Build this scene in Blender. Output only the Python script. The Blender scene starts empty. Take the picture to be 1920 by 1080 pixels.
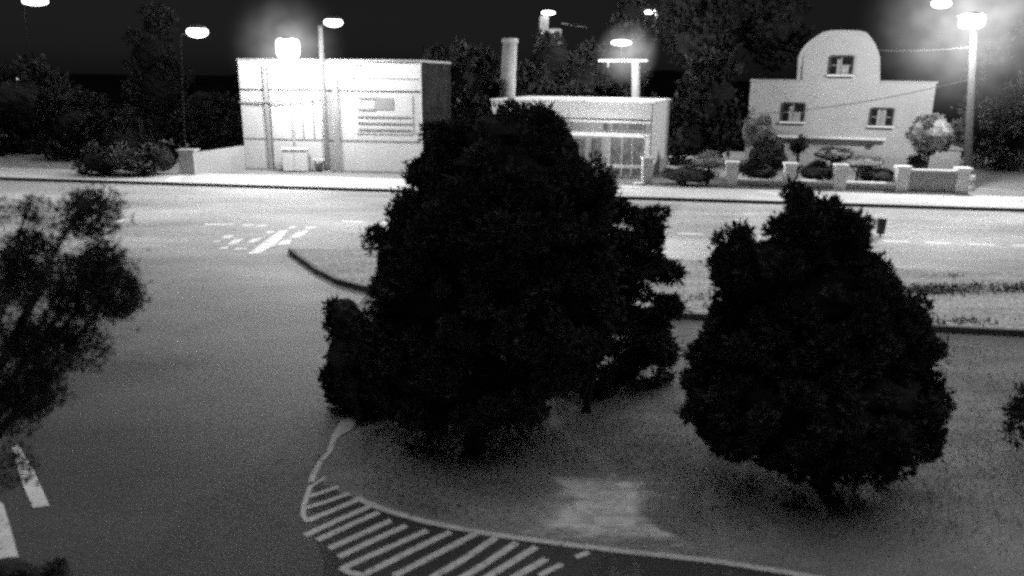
import bpy, math, random
import numpy as np
from mathutils import Vector, Matrix, Euler

random.seed(7)
RNG = np.random.default_rng(11)
C = bpy.context.scene.collection
scene = bpy.context.scene

# ------------------------------------------------------------------ camera
F = 1450.0
H = 6.0
PITCH = math.radians(15.5)
ROLL = 0.010
RC = (Matrix.Rotation(math.pi / 2 - PITCH, 3, 'X') @ Matrix.Rotation(ROLL, 3, 'Z'))
CAM = Vector((0, 0, H))
cd = bpy.data.cameras.new('camera')
cam = bpy.data.objects.new('camera', cd)
C.objects.link(cam)
cam.location = CAM
cam.rotation_euler = RC.to_euler()
cd.sensor_width = 36.0
cd.lens = 36.0 * F / 1920.0
cd.clip_end = 2000
cd.dof.use_dof = True
cd.dof.focus_distance = 32.0
cd.dof.aperture_fstop = 0.52
cd.clip_start = 0.05
scene.camera = cam
scene.render.resolution_x = 1024
scene.render.resolution_y = 576


# measuring helpers: photo measurements -> world positions
def ray(px, py):
    return (RC @ Vector(((px - 960) / F, -(py - 540) / F, -1.0)))


def G(px, py, z=0.0):
    d = ray(px, py)
    t = (z - H) / d.z
    return CAM + d * t


def at(px, py, Y):
    d = ray(px, py)
    return CAM + d * (Y / d.y)


def proj_y(p):
    q = RC.transposed() @ (Vector(p) - CAM)
    return 540 + F * q.y / q.z, 960 - F * q.x / q.z


def ztop(b, py):
    lo, hi = -1.0, 40.0
    for _ in range(50):
        m = (lo + hi) / 2
        if proj_y((b[0], b[1], m))[0] > py:
            lo = m
        else:
            hi = m
    return (lo + hi) / 2


class Plane:
    """an upright facade plane: point on the ground and a yaw (right end nearer when yaw>0)"""
    def __init__(self, p, yaw):
        self.p = Vector((p[0], p[1], 0))
        self.e = Vector((math.cos(yaw), -math.sin(yaw), 0))
        self.m = Vector((-math.sin(yaw), -math.cos(yaw), 0))   # towards the camera
    def sz(self, px, py, off=0.0):
        d = ray(px, py)
        t = ((self.p + self.m * off) - CAM).dot(self.m) / d.dot(self.m)
        q = CAM + d * t
        return (q - self.p).dot(self.e), q.z
    def w(self, s, z, off=0.0):
        return self.p + self.e * s + self.m * off + Vector((0, 0, z))


# ------------------------------------------------------------------ mesh builder
class MB:
    def __init__(self):
        self.v = []
        self.f = []
    def add(self, vs, fs):
        n = len(self.v)
        self.v += [tuple(x) for x in vs]
        self.f += [tuple(i + n for i in f) for f in fs]
        return self
    def obox(self, o, a, b, c):
        o, a, b, c = Vector(o), Vector(a), Vector(b), Vector(c)
        vs = [o, o + a, o + a + b, o + b, o + c, o + a + c, o + a + b + c, o + b + c]
        return self.add(vs, [(0, 3, 2, 1), (4, 5, 6, 7), (0, 1, 5, 4), (1, 2, 6, 5), (2, 3, 7, 6), (3, 0, 4, 7)])
    def pbox(self, pl, s0, s1, z0, z1, d0, d1):
        """box on a facade plane between offsets d0 and d1 (towards camera positive)"""
        o = pl.w(s0, z0, d0)
        return self.obox(o, pl.e * (s1 - s0), pl.m * (d1 - d0), Vector((0, 0, z1 - z0)))
    def poly(self, pts):
        return self.add(pts, [tuple(range(len(pts)))])
    def prism(self, pts, vec):
        n = len(pts)
        vec = Vector(vec)
        vs = [Vector(p) for p in pts] + [Vector(p) + vec for p in pts]
        fs = [tuple(range(n))[::-1], tuple(range(n, 2 * n))]
        for i in range(n):
            j = (i + 1) % n
            fs.append((i, j, n + j, n + i))
        return self.add(vs, fs)
    def tube(self, pts, rs, seg=10, cap=True):
        pts = [Vector(p) for p in pts]
        if not isinstance(rs, (list, tuple)):
            rs = [rs] * len(pts)
        vs = []
        for i, p in enumerate(pts):
            t = (pts[min(i + 1, len(pts) - 1)] - pts[max(i - 1, 0)]).normalized()
            up = Vector((0, 0, 1)) if abs(t.z) < 0.9 else Vector((1, 0, 0))
            a = t.cross(up).normalized()
            b = t.cross(a).normalized()
            for k in range(seg):
                an = 2 * math.pi * k / seg
                vs.append(p + (a * math.cos(an) + b * math.sin(an)) * rs[i])
        fs = []
        for i in range(len(pts) - 1):
            for k in range(seg):
                k2 = (k + 1) % seg
                fs.append((i * seg + k, i * seg + k2, (i + 1) * seg + k2, (i + 1) * seg + k))
        if cap:
            fs.append(tuple(range(seg))[::-1])
            fs.append(tuple(range((len(pts) - 1) * seg, len(pts) * seg)))
        return self.add(vs, fs)
    def ellipsoid(self, c, r, ax=None, nu=18, nv=10, noise=0.0):
        c = Vector(c)
        vs, fs = [], []
        for j in range(1, nv):
            ph = math.pi * j / nv
            for i in range(nu):
                th = 2 * math.pi * i / nu
                k = 1 + (random.random() - .5) * noise
                vs.append(c + Vector((r[0] * math.sin(ph) * math.cos(th), r[1] * math.sin(ph) * math.sin(th), r[2] * math.cos(ph))) * k)
        t = len(vs)
        vs.append(c + Vector((0, 0, r[2])))
        vs.append(c - Vector((0, 0, r[2])))
        for j in range(nv - 2):
            for i in range(nu):
                i2 = (i + 1) % nu
                fs.append((j * nu + i, (j + 1) * nu + i, (j + 1) * nu + i2, j * nu + i2))
        for i in range(nu):
            i2 = (i + 1) % nu
            fs.append((t, i, i2))
            fs.append((t + 1, (nv - 2) * nu + i2, (nv - 2) * nu + i))
        return self.add(vs, fs)
    def build(self, name, mat, parent=None, origin=None, smooth=False, bevel=0.0):
        o = Vector(parent_world(parent)) if parent is not None else Vector(origin or (0, 0, 0))
        arr = np.array(self.v, dtype=np.float64) - np.array(o)
        me = bpy.data.meshes.new(name)
        me.from_pydata(arr.tolist(), [], self.f)
        me.validate()
        me.update()
        if mat:
            me.materials.append(mat)
        if smooth:
            for p in me.polygons:
                p.use_smooth = True
        ob = bpy.data.objects.new(name, me)
        C.objects.link(ob)
        if parent is not None:
            ob.parent = parent
        else:
            ob.location = o
        if bevel:
            b = ob.modifiers.new('bevel', 'BEVEL')
            b.width = bevel
            b.segments = 2
            b.limit_method = 'ANGLE'
        return ob


def parent_world(o):
    v = Vector(o.location)
    while o.parent is not None:
        o = o.parent
        v = v + Vector(o.location)
    return v


def tag(o, label=None, cat=None, group=None, kind=None):
    if label: o['label'] = label
    if cat: o['category'] = cat
    if group: o['group'] = group
    if kind: o['kind'] = kind
    return o


def thing(name, loc, label, cat, group=None):
    o = bpy.data.objects.new(name, None)
    C.objects.link(o)
    o.location = loc
    o.empty_display_size = 0.3
    return tag(o, label, cat, group)


def flat(p, z):
    return Vector((p[0], p[1], z))


# ------------------------------------------------------------------ materials (all neutral greys: night camera)
def mat(name, base, var=0.25, scale=3.0, rough=0.85, fine=0.0, fscale=60.0, bump=0.0, detail=6, streak=None):
    m = bpy.data.materials.new(name)
    m.use_nodes = True
    nt = m.node_tree
    b = nt.nodes['Principled BSDF']
    b.inputs['Roughness'].default_value = rough
    b.inputs['Specular IOR Level'].default_value = 0.0 if rough >= 1.0 else 0.2
    tc = nt.nodes.new('ShaderNodeTexCoord')
    geo = nt.nodes.new('ShaderNodeNewGeometry')
    mp = nt.nodes.new('ShaderNodeMapping')
    nt.links.new(geo.outputs['Position'], mp.inputs['Vector'])
    if streak:
        mp.inputs['Scale'].default_value = streak
    n = nt.nodes.new('ShaderNodeTexNoise')
    n.inputs['Scale'].default_value = scale
    n.inputs['Detail'].default_value = detail
    n.inputs['Roughness'].default_value = 0.62
    nt.links.new(mp.outputs['Vector'], n.inputs['Vector'])
    mr = nt.nodes.new('ShaderNodeMapRange')
    mr.inputs['From Min'].default_value = 0.28
    mr.inputs['From Max'].default_value = 0.72
    mr.inputs['To Min'].default_value = base * (1 - var)
    mr.inputs['To Max'].default_value = base * (1 + var)
    nt.links.new(n.outputs['Fac'], mr.inputs['Value'])
    out = mr.outputs['Result']
    if fine:
        n2 = nt.nodes.new('ShaderNodeTexNoise')
        n2.inputs['Scale'].default_value = fscale
        n2.inputs['Detail'].default_value = 2
        nt.links.new(geo.outputs['Position'], n2.inputs['Vector'])
        r2 = nt.nodes.new('ShaderNodeMapRange')
        r2.inputs['From Min'].default_value = 0.3
        r2.inputs['From Max'].default_value = 0.7
        r2.inputs['To Min'].default_value = 1 - fine
        r2.inputs['To Max'].default_value = 1 + fine
        nt.links.new(n2.outputs['Fac'], r2.inputs['Value'])
        mu = nt.nodes.new('ShaderNodeMath')
        mu.operation = 'MULTIPLY'
        nt.links.new(out, mu.inputs[0])
        nt.links.new(r2.outputs['Result'], mu.inputs[1])
        out = mu.outputs[0]
        if bump:
            bp = nt.nodes.new('ShaderNodeBump')
            bp.inputs['Strength'].default_value = bump
            bp.inputs['Distance'].default_value = 0.03
            nt.links.new(n2.outputs['Fac'], bp.inputs['Height'])
            nt.links.new(bp.outputs['Normal'], b.inputs['Normal'])
    nt.links.new(out, b.inputs['Base Color'])
    return m


def glow_mat(name, strength):
    m = bpy.data.materials.new(name)
    m.use_nodes = True
    nt = m.node_tree
    nt.nodes.remove(nt.nodes['Principled BSDF'])
    e = nt.nodes.new('ShaderNodeEmission')
    e.inputs['Color'].default_value = (1, 1, 1, 1)
    e.inputs['Strength'].default_value = strength
    nt.links.new(e.outputs[0], nt.nodes['Material Output'].inputs['Surface'])
    m.cycles.emission_sampling = 'NONE'
    return m


def worn_paint(name, base, cover=0.5, scale=6.0, lo=0.09):
    m = mat(name, base, 0.2, scale, 0.8)
    nt = m.node_tree
    b = nt.nodes['Principled BSDF']
    geo = nt.nodes.new('ShaderNodeNewGeometry')
    n = nt.nodes.new('ShaderNodeTexNoise')
    n.inputs['Scale'].default_value = 9.0
    n.inputs['Detail'].default_value = 8
    n.inputs['Roughness'].default_value = 0.75
    nt.links.new(geo.outputs['Position'], n.inputs['Vector'])
    r = nt.nodes.new('ShaderNodeMapRange')
    r.inputs['From Min'].default_value = 0.62 - cover * 0.35
    r.inputs['From Max'].default_value = 0.72 - cover * 0.35
    nt.links.new(n.outputs['Fac'], r.inputs['Value'])
    tr = nt.nodes.new('ShaderNodeBsdfTransparent')
    mx = nt.nodes.new('ShaderNodeMixShader')
    nt.links.new(r.outputs['Result'], mx.inputs['Fac'])
    nt.links.new(tr.outputs[0], mx.inputs[1])
    nt.links.new(b.outputs[0], mx.inputs[2])
    nt.links.new(mx.outputs[0], nt.nodes['Material Output'].inputs['Surface'])
    return m


M = {}
M['asphalt'] = mat('worn_lamplit_asphalt', 0.10, 0.5, 0.3, 0.68, 0.5, 26.0, 0.25, streak=(0.35, 1.0, 1.0))
M['mainroad'] = mat('pale_asphalt', 0.25, 0.16, 0.5, 0.68, 0.3, 16.0, 0.1, streak=(0.12, 1.4, 1.0))
def lamp_gradient(m, lo, hi, n0, n1):
    """lamp light painted into the asphalt colour, paler towards the far lanes"""
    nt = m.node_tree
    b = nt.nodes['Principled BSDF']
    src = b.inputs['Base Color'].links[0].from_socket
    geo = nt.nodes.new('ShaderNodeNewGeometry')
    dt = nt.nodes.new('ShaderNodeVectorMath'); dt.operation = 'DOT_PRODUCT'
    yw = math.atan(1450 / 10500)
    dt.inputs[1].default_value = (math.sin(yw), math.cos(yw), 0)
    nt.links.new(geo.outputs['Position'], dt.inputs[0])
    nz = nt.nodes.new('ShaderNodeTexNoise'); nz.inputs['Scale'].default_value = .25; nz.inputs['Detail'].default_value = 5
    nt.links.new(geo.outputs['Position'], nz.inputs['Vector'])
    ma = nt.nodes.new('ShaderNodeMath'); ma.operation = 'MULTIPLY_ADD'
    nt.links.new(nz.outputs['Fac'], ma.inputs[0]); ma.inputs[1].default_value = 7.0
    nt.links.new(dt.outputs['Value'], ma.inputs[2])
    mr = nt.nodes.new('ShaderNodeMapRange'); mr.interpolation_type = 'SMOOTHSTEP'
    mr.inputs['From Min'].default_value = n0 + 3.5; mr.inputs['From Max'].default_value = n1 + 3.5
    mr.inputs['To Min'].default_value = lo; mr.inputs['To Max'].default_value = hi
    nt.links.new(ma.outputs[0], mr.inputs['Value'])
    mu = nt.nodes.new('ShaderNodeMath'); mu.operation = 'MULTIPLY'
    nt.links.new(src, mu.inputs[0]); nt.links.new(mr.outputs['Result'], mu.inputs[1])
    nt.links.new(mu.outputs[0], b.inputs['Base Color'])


lamp_gradient(M['asphalt'], 0.42, 4.3, 10, 30)  # lamp light falling off towards the camera, put into the asphalt colour
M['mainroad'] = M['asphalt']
M['pavement'] = mat('concrete_pavement', 0.58, 0.12, 0.6, 0.9, 0.12, 10.0, 0.1, streak=(0.2, 1.6, 1.0))
M['forecourt'] = mat('forecourt_concrete', 0.24, 0.15, 0.5, 0.9, 0.15, 10.0)
M['soil'] = mat('dry_grass_soil', 0.22, 0.4, 0.8, 1.0, 0.35, 22.0, 0.6, streak=(0.5, 1.0, 1.0))
M['verge'] = mat('verge_dirt', 0.42, 0.3, 1.2, 1.0, 0.45, 12.0, 0.5, streak=(0.35, 1.2, 1.0))
M['kerb'] = mat('kerb_stone', 0.16, 0.25, 2.0, 0.9, 0.2, 20)
M['paint'] = worn_paint('road_paint', 0.85, 1.0)
M['paintfresh'] = mat('fresh_road_paint', 0.93, 0.06, 3.0, 0.6)
M['paintnose'] = worn_paint('nose_paint', 0.62, 0.95)
M['paintworn'] = worn_paint('worn_road_paint', 0.54, 0.8)
M['facade'] = mat('white_render', 0.60, 0.08, 0.7, 0.9, 0.05, 9.0, streak=(1.0, 1.0, 0.25))
M['facadegrey'] = mat('grey_render', 0.30, 0.12, 1.0, 0.9, 0.1, 9.0)
M['facadedark'] = mat('dark_trim', 0.045, 0.3, 2.0, 0.7)
M['house'] = mat('house_stucco', 0.37, 0.07, 0.8, 0.95, 0.1, 14.0, 0.1)
M['white'] = mat('white_paint', 0.72, 0.08, 2.0, 0.7)
M['sideshade'] = mat('painted_side_shade', 0.022, 0.35, 1.2, 1.0, .3, 6.0)  # shade of the unlit side wall as a dark colour
M['hill'] = mat('dark_hillside', 0.0022, 0.5, 0.12, 1.0, 0.4, 1.5)
M['black'] = mat('black_iron', 0.012, 0.2, 3.0, 0.95)
M['polemid'] = mat('mid_grey_pole_paint', 0.15, 0.15, 2.0, 0.9)
M['polegrey'] = mat('grey_pole_paint', 0.05, 0.15, 2.0, 0.9)
M['concrete'] = mat('pole_concrete', 0.28, 0.15, 2.0, 0.9, 0.1, 14.0)
M['metal'] = mat('dark_metal', 0.05, 0.2, 3.0, 0.5)
M['glass'] = mat('dark_glass', 0.012, 0.2, 3.0, 0.2)
M['curtain'] = mat('curtain_cloth', 0.28, 0.2, 6.0, 0.9)
M['shopglass'] = mat('shop_glass', 0.11, 0.45, 2.2, 0.4, 0.3, 5.0)
M['leafblack'] = mat('conifer_foliage', 0.075, 0.6, 4.0, 1.0)
M['weeds'] = mat('weed_leaves', 0.13, 0.5, 1.2, 1.0)
M['leafdusk'] = mat('dusk_foliage', 0.03, 0.6, 1.2, 1.0, 0.4, 9.0)
M['leafdark'] = mat('dark_foliage', 0.038, 0.6, 1.2, 1.0, 0.4, 9.0)
M['leafgrey'] = mat('garden_and_haze_foliage', 0.19, 0.5, 1.6, 1.0, 0.5, 9.0)
M['leafpale'] = mat('pale_foliage', 0.45, 0.3, 1.6, 1.0)
M['leafnear'] = mat('broad_foliage', 0.085, 0.75, 2.2, 1.0, 0.5, 12.0)
M['bark'] = mat('bark', 0.06, 0.4, 6.0, 1.0, 0.3, 30.0)
M['barkpale'] = mat('pale_bark', 0.34, 0.25, 3.0, 1.0, 0.3, 12.0)
M['roof'] = mat('roof_felt', 0.06, 0.3, 1.0, 1.0)
M['grass'] = mat('grass_blades', 0.19, 0.45, 1.5, 1.0)
M['lamp'] = glow_mat('lamp_glow', 9.0)
M['lampdim'] = glow_mat('lamp_glow_dim', 1.3)
M['lightpool'] = worn_paint('painted_light_pool', 0.62, 0.55)  # pool of lamp light between tree shadows, painted with a ragged edge
_nt = M['lightpool'].node_tree
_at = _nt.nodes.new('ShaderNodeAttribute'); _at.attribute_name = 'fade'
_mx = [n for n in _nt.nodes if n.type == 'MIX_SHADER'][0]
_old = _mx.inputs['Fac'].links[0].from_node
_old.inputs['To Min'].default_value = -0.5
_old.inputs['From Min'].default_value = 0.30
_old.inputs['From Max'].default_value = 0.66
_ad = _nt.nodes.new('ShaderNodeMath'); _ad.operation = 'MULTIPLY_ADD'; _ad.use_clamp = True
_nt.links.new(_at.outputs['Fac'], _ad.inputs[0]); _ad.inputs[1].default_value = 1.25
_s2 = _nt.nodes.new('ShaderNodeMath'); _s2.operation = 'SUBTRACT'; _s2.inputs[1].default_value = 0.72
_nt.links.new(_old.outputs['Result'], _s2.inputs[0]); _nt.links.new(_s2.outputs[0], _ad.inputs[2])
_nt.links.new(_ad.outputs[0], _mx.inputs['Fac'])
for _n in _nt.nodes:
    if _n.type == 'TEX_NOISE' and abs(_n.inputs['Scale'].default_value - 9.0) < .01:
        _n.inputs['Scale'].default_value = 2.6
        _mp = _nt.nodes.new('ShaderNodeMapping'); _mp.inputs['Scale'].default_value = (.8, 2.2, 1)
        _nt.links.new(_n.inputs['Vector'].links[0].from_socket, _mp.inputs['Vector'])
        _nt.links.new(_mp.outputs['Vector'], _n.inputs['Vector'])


def halo_mat(name, strength, radius, power=2.4):
    m = bpy.data.materials.new(name)
    m.use_nodes = True
    nt = m.node_tree
    nt.nodes.remove(nt.nodes['Principled BSDF'])
    tc = nt.nodes.new('ShaderNodeTexCoord')
    ln = nt.nodes.new('ShaderNodeVectorMath')
    ln.operation = 'LENGTH'
    nt.links.new(tc.outputs['Object'], ln.inputs[0])
    mr = nt.nodes.new('ShaderNodeMapRange')
    mr.inputs['From Min'].default_value = 0
    mr.inputs['From Max'].default_value = radius
    mr.inputs['To Min'].default_value = 1
    mr.inputs['To Max'].default_value = 0
    nt.links.new(ln.outputs['Value'], mr.inputs['Value'])
    pw = nt.nodes.new('ShaderNodeMath')
    pw.operation = 'POWER'
    pw.inputs[1].default_value = power
    nt.links.new(mr.outputs['Result'], pw.inputs[0])
    ml = nt.nodes.new('ShaderNodeMath')
    ml.operation = 'MULTIPLY'
    nz = nt.nodes.new('ShaderNodeTexNoise')
    nz.inputs['Scale'].default_value = .9
    nz.inputs['Detail'].default_value = 3
    nt.links.new(tc.outputs['Object'], nz.inputs['Vector'])
    nr = nt.nodes.new('ShaderNodeMapRange')
    nr.inputs['From Min'].default_value = .3
    nr.inputs['From Max'].default_value = .7
    nr.inputs['To Min'].default_value = strength * .25
    nr.inputs['To Max'].default_value = strength * 1.5
    nt.links.new(nz.outputs['Fac'], nr.inputs['Value'])
    nt.links.new(nr.outputs['Result'], ml.inputs[1])
    nt.links.new(pw.outputs[0], ml.inputs[0])
    e = nt.nodes.new('ShaderNodeEmission')
    nt.links.new(ml.outputs[0], e.inputs['Strength'])
    nt.links.new(e.outputs[0], nt.nodes['Material Output'].inputs['Volume'])
    m.cycles.emission_sampling = 'NONE'
    m.volume_intersection_method = 'ACCURATE' if hasattr(m, 'volume_intersection_method') else None
    return m


def halo(c, radius, strength, power=2.6):  # self-glowing ball stands in for lamp glare in the air
    try:
        m = halo_mat('glow_halo', strength, radius, power)
    except Exception:
        m = halo_mat('glow_halo', strength, radius, power)
    mb = MB().ellipsoid(c, (radius, radius, radius), nu=20, nv=12)
    ob = mb.build('glow_halo', m, None, origin=c)
    tag(ob, kind='stuff')
    return ob


def lamp_light(c, power, parent, radius=0.18, near=0.0):
    """a lamp with a long soft throw (power) plus a normal inverse-square share (near)"""
    ld = bpy.data.lights.new('lamp_light', 'POINT')
    ld.energy = 0.4 * (power * 25.0 + near)
    ld.shadow_soft_size = radius
    ld.color = (1, 1, 1)
    ld.use_nodes = True
    nt = ld.node_tree
    em = nt.nodes['Emission']
    lf = nt.nodes.new('ShaderNodeLightFalloff')
    lf.inputs['Strength'].default_value = power / (power * 25.0 + near)
    qf = nt.nodes.new('ShaderNodeLightFalloff')
    qf.inputs['Strength'].default_value = near / (power * 25.0 + near)
    ad = nt.nodes.new('ShaderNodeMath')
    nt.links.new(lf.outputs['Linear'], ad.inputs[0])
    nt.links.new(qf.outputs['Quadratic'], ad.inputs[1])
    nt.links.new(ad.outputs[0], em.inputs['Strength'])
    ob = bpy.data.objects.new('lamp_light', ld)
    C.objects.link(ob)
    ob.parent = parent
    ob.location = Vector(c) - parent_world(parent)
    return ob


# ------------------------------------------------------------------ foliage
def leaves(cl, n, size, elong=2.5, up=0.4, flat_=0.0):
    """cl: list of (center, radius-vector) clumps; returns verts, faces of kite leaves scattered in the clumps"""
    cs = np.array([c[0] for c in cl], dtype=float)
    rs = np.array([c[1] for c in cl], dtype=float)
    wgt = (rs[:, 0] * rs[:, 2])
    idx = RNG.choice(len(cl), n, p=wgt / wgt.sum())
    d = RNG.normal(size=(n, 3))
    d /= np.linalg.norm(d, axis=1)[:, None]
    r = RNG.uniform(0.25, 1.0, n) ** 0.55
    r *= 1 + 0.28 * np.abs(RNG.normal(size=n)) * (RNG.random(n) < 0.25)
    p = cs[idx] + d * rs[idx] * r[:, None]
    t = d * 0.8 + RNG.normal(size=(n, 3)) * 0.55 + np.array([0, 0, up])
    t /= np.linalg.norm(t, axis=1)[:, None]
    b = np.cross(t, RNG.normal(size=(n, 3)))
    b /= np.linalg.norm(b, axis=1)[:, None] + 1e-9
    s = size * RNG.uniform(0.6, 1.5, n)
    L = t * s[:, None]
    W = b * (s / elong)[:, None]
    v = np.stack([p, p + L * 0.45 + W * 0.5, p + L, p + L * 0.45 - W * 0.5], 1).reshape(-1, 3)
    f = np.arange(n * 4).reshape(n, 4)
    return v, f


def surface_clumps(lobes, k, rmin, rmax, squash=1.0):
    out = []
    for c, r in lobes:
        m = max(6, int(k * r[0] * r[2]))
        for _ in range(m):
            d = Vector((random.gauss(0, 1), random.gauss(0, 1), random.gauss(0, 1))).normalized()
            q = Vector((c[0] + d.x * r[0] * .9, c[1] + d.y * r[1] * .9, c[2] + d.z * r[2] * .9))
            rr = random.uniform(rmin, rmax)
            out.append((tuple(q), (rr, rr, rr * squash)))
    return out


def crown_mesh(name, m, parent, lobes, n, size, k=14, rmin=.2, rmax=.45, core=0.78, elong=2.5, up=.4, minz=0.03, squash=1.0):
    cl = surface_clumps(lobes, k, rmin, rmax, squash)
    v, f = leaves(cl, n, size, elong, up)
    v[:, 2] = np.maximum(v[:, 2], minz)
    mb = MB()
    mb.v = [tuple(x) for x in v.tolist()]
    mb.f = [tuple(x) for x in f.tolist()]
    if core:
        for c, r in lobes:
            cc = Vector(c)
            rr = [x * core for x in r]
            if cc.z - rr[2] < minz + .02:
                top = cc.z + rr[2]
                rr[2] = max(0.05, (top - minz - .05) / 2)
                cc.z = minz + .05 + rr[2]
            mb.ellipsoid(cc, rr, nu=22, nv=14, noise=0.16)
    ob = mb.build(name, m, parent)
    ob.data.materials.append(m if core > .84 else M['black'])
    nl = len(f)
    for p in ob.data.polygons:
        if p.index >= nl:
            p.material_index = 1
    return ob


def tree(name, label, cat, base, lobes, n, size, m, group=None, trunk_r=.12, bark=None, core=.78, **kw):
    t = thing(name, base, label, cat, group)
    zt = max(c[2] for c, r in lobes)
    cx = sum(c[0] for c, r in lobes) / len(lobes)
    cy = sum(c[1] for c, r in lobes) / len(lobes)
    b = Vector(base)
    top = Vector((cx, cy, zt))
    mb = MB()
    mid = b.lerp(top, .5) + Vector((random.uniform(-.1, .1), 0, 0))
    mb.tube([b - Vector((0, 0, .1)), b + Vector((0, 0, .25)), mid, top], [trunk_r * 1.4, trunk_r, trunk_r * .7, trunk_r * .2], 9)
    for c, r in lobes:
        s = b.lerp(top, random.uniform(.25, .6))
        mb.tube([s, s.lerp(Vector(c), .6) + Vector((0, 0, .05)), Vector(c) + Vector((0, 0, r[2] * .5))], [trunk_r * .45, trunk_r * .3, trunk_r * .08], 6)
    mb.build('trunk', bark or M['bark'], t, smooth=True)
    crown_mesh('crown', m, t, lobes, n, size, core=core, **kw)
    return t


def PL(spec, Y, dy=1.0):
    """lobes from photo measurements at depth Y"""
    out = []
    for s in spec:
        px, py, rx, ry = s[:4]
        yy = Y + (s[4] if len(s) > 4 else 0)
        c = at(px, py, yy)
        dep = (RC.transposed() @ (c - CAM)).z * -1
        a, b = rx * dep / F, ry * dep / F
        out.append((tuple(c), (a, a * dy, b)))
    return out


# ------------------------------------------------------------------ ground, road, pavements
YAW = math.atan(1450 / 10500)
U = Vector((math.cos(YAW), -math.sin(YAW), 0))
N = Vector((math.sin(YAW), math.cos(YAW), 0))


def nu(p):
    return Vector(p).dot(N), Vector(p).dot(U)


def RN(n, u, z=0):
    q = N * n + U * u
    return Vector((q.x, q.y, z))


n_far = nu(G(1000, 369))[0]          # far kerb
n_near = nu(G(1800, 516))[0]         # near edge of the carriageway
n_dash = nu(G(1825, 458.5))[0]
n_kerb = nu(G(1600, 612))[0]
n_back = n_far + 26
# ground sheet
g = MB().add([(-400, -60, 0), (400, -60, 0), (400, 600, 0), (-400, 600, 0)], [(0, 1, 2, 3)])
tag(g.build('ground', M['soil']), kind='structure')
# the main road sheet
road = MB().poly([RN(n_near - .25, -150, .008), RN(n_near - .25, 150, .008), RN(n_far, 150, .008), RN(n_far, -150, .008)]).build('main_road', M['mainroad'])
tag(road, kind='structure')
# the side road / forecourt asphalt at lower left and bottom
edge_px = [(548, 474), (590, 506), (640, 535), (690, 548), (650, 600), (622, 690), (612, 770), (600, 850), (592, 900), (640, 925)]
line_px = [(667, 934), (718, 956), (793, 978), (865, 993), (936, 1005), (1055, 1021), (1173, 1035), (1240, 1042), (1351, 1055), (1462, 1072), (1560, 1090), (1800, 1125)]
side_pts = [G(*p, .004) for p in edge_px] + [G(*p, .004) for p in line_px]
side_pts += [Vector((8, 2, .004)), Vector((-40, 2, .004))]
q1 = RN(n_near - .2, nu(G(548, 474))[1] - 45, .004)
q2 = RN(n_near - .2, nu(G(548, 474))[1] + .6, .004)
side_pts += [q1, q2]
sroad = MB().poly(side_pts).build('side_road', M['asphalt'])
tag(sroad, kind='structure')
# verge between carriageway and near kerb (raised)
KZ = 0.14
u0 = nu(G(548, 474))[1]
vk = [G(548, 474), G(575, 494), G(600, 512), G(640, 532), G(690, 545), G(800, 555), G(1000, 570)]
vk += [RN(n_kerb, nu(G(1300, 592))[1]), RN(n_kerb, 120)]
vtop = [flat(p, KZ) for p in vk] + [RN(n_near, 120, KZ), RN(n_near, u0 + 4.5, KZ), RN(n_near - .35, u0 + 2.2, KZ)]
vb = MB().prism([flat(p, -0.05) for p in vtop], (0, 0, KZ + .05)).build('verge', M['verge'])
tag(vb, kind='structure')
# kerb stones along the near edge of the verge
kb = MB()
for i in range(len(vk) - 1):
    a, b = flat(vk[i], 0), flat(vk[i + 1], 0)
    d = (b - a).normalized()
    nrm = Vector((d.y, -d.x, 0))
    kb.obox(a + nrm * 0.003 - d * .004, (b - a) + d * .004, nrm * .14, (0, 0, KZ + .02))
tag(kb.build('near_kerb', M['kerb']), kind='structure')
# far pavement with its kerb
fp = MB().prism([RN(n_far + .16, -150, -.05), RN(n_far + .16, 150, -.05), RN(n_far + 4.2, 150, -.05), RN(n_far + 4.2, -150, -.05)], (0, 0, .19))
tag(fp.build('far_pavement', M['pavement']), kind='structure')
ff = MB().prism([RN(n_far + 4.2, -150, -.05), RN(n_far + 4.2, 150, -.05), RN(n_back, 150, -.05), RN(n_back, -150, -.05)], (0, 0, .185))
tag(ff.build('forecourt', M['forecourt']), kind='structure')
fk = MB()
for i in range(-60, 60):
    fk.obox(RN(n_far, i * 1.5 + .005, -.05), U * 1.49, N * .155, (0, 0, .20))
tag(fk.build('far_kerb', M['facadedark']), kind='structure')
PV = 0.14    # far pavement height
FC = 0.135

# dark rising ground far behind the buildings
hv, hf = [], []
nx_, ny_ = 80, 8
for j in range(ny_):
    for i in range(nx_):
        x = -260 + 520 * i / (nx_ - 1)
        y = 95 + j * 14
        zt = (j / (ny_ - 1)) ** .8 * (4 + 1.5 * math.sin(x * .021 + 1) + 2.2 * math.sin(x * .067) + 1.0 * math.sin(x * .19)) - .3
        hv.append((x, y, zt))
for j in range(ny_ - 1):
    for i in range(nx_ - 1):
        hf.append((j * nx_ + i, j * nx_ + i + 1, (j + 1) * nx_ + i + 1, (j + 1) * nx_ + i))
tag(MB().add(hv, hf).build('hill', M['hill'], smooth=True), kind='structure')
ffd = MB().poly([RN(n_back + .02, -300, .004), RN(n_back + .02, 300, .004), RN(n_back + 900, 900, .004), RN(n_back + 900, -900, .004)])
tag(ffd.build('added_far_dark_sheet', M['hill']), kind='structure')  # dark sheet added over the far ground to keep lamp light off it
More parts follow.
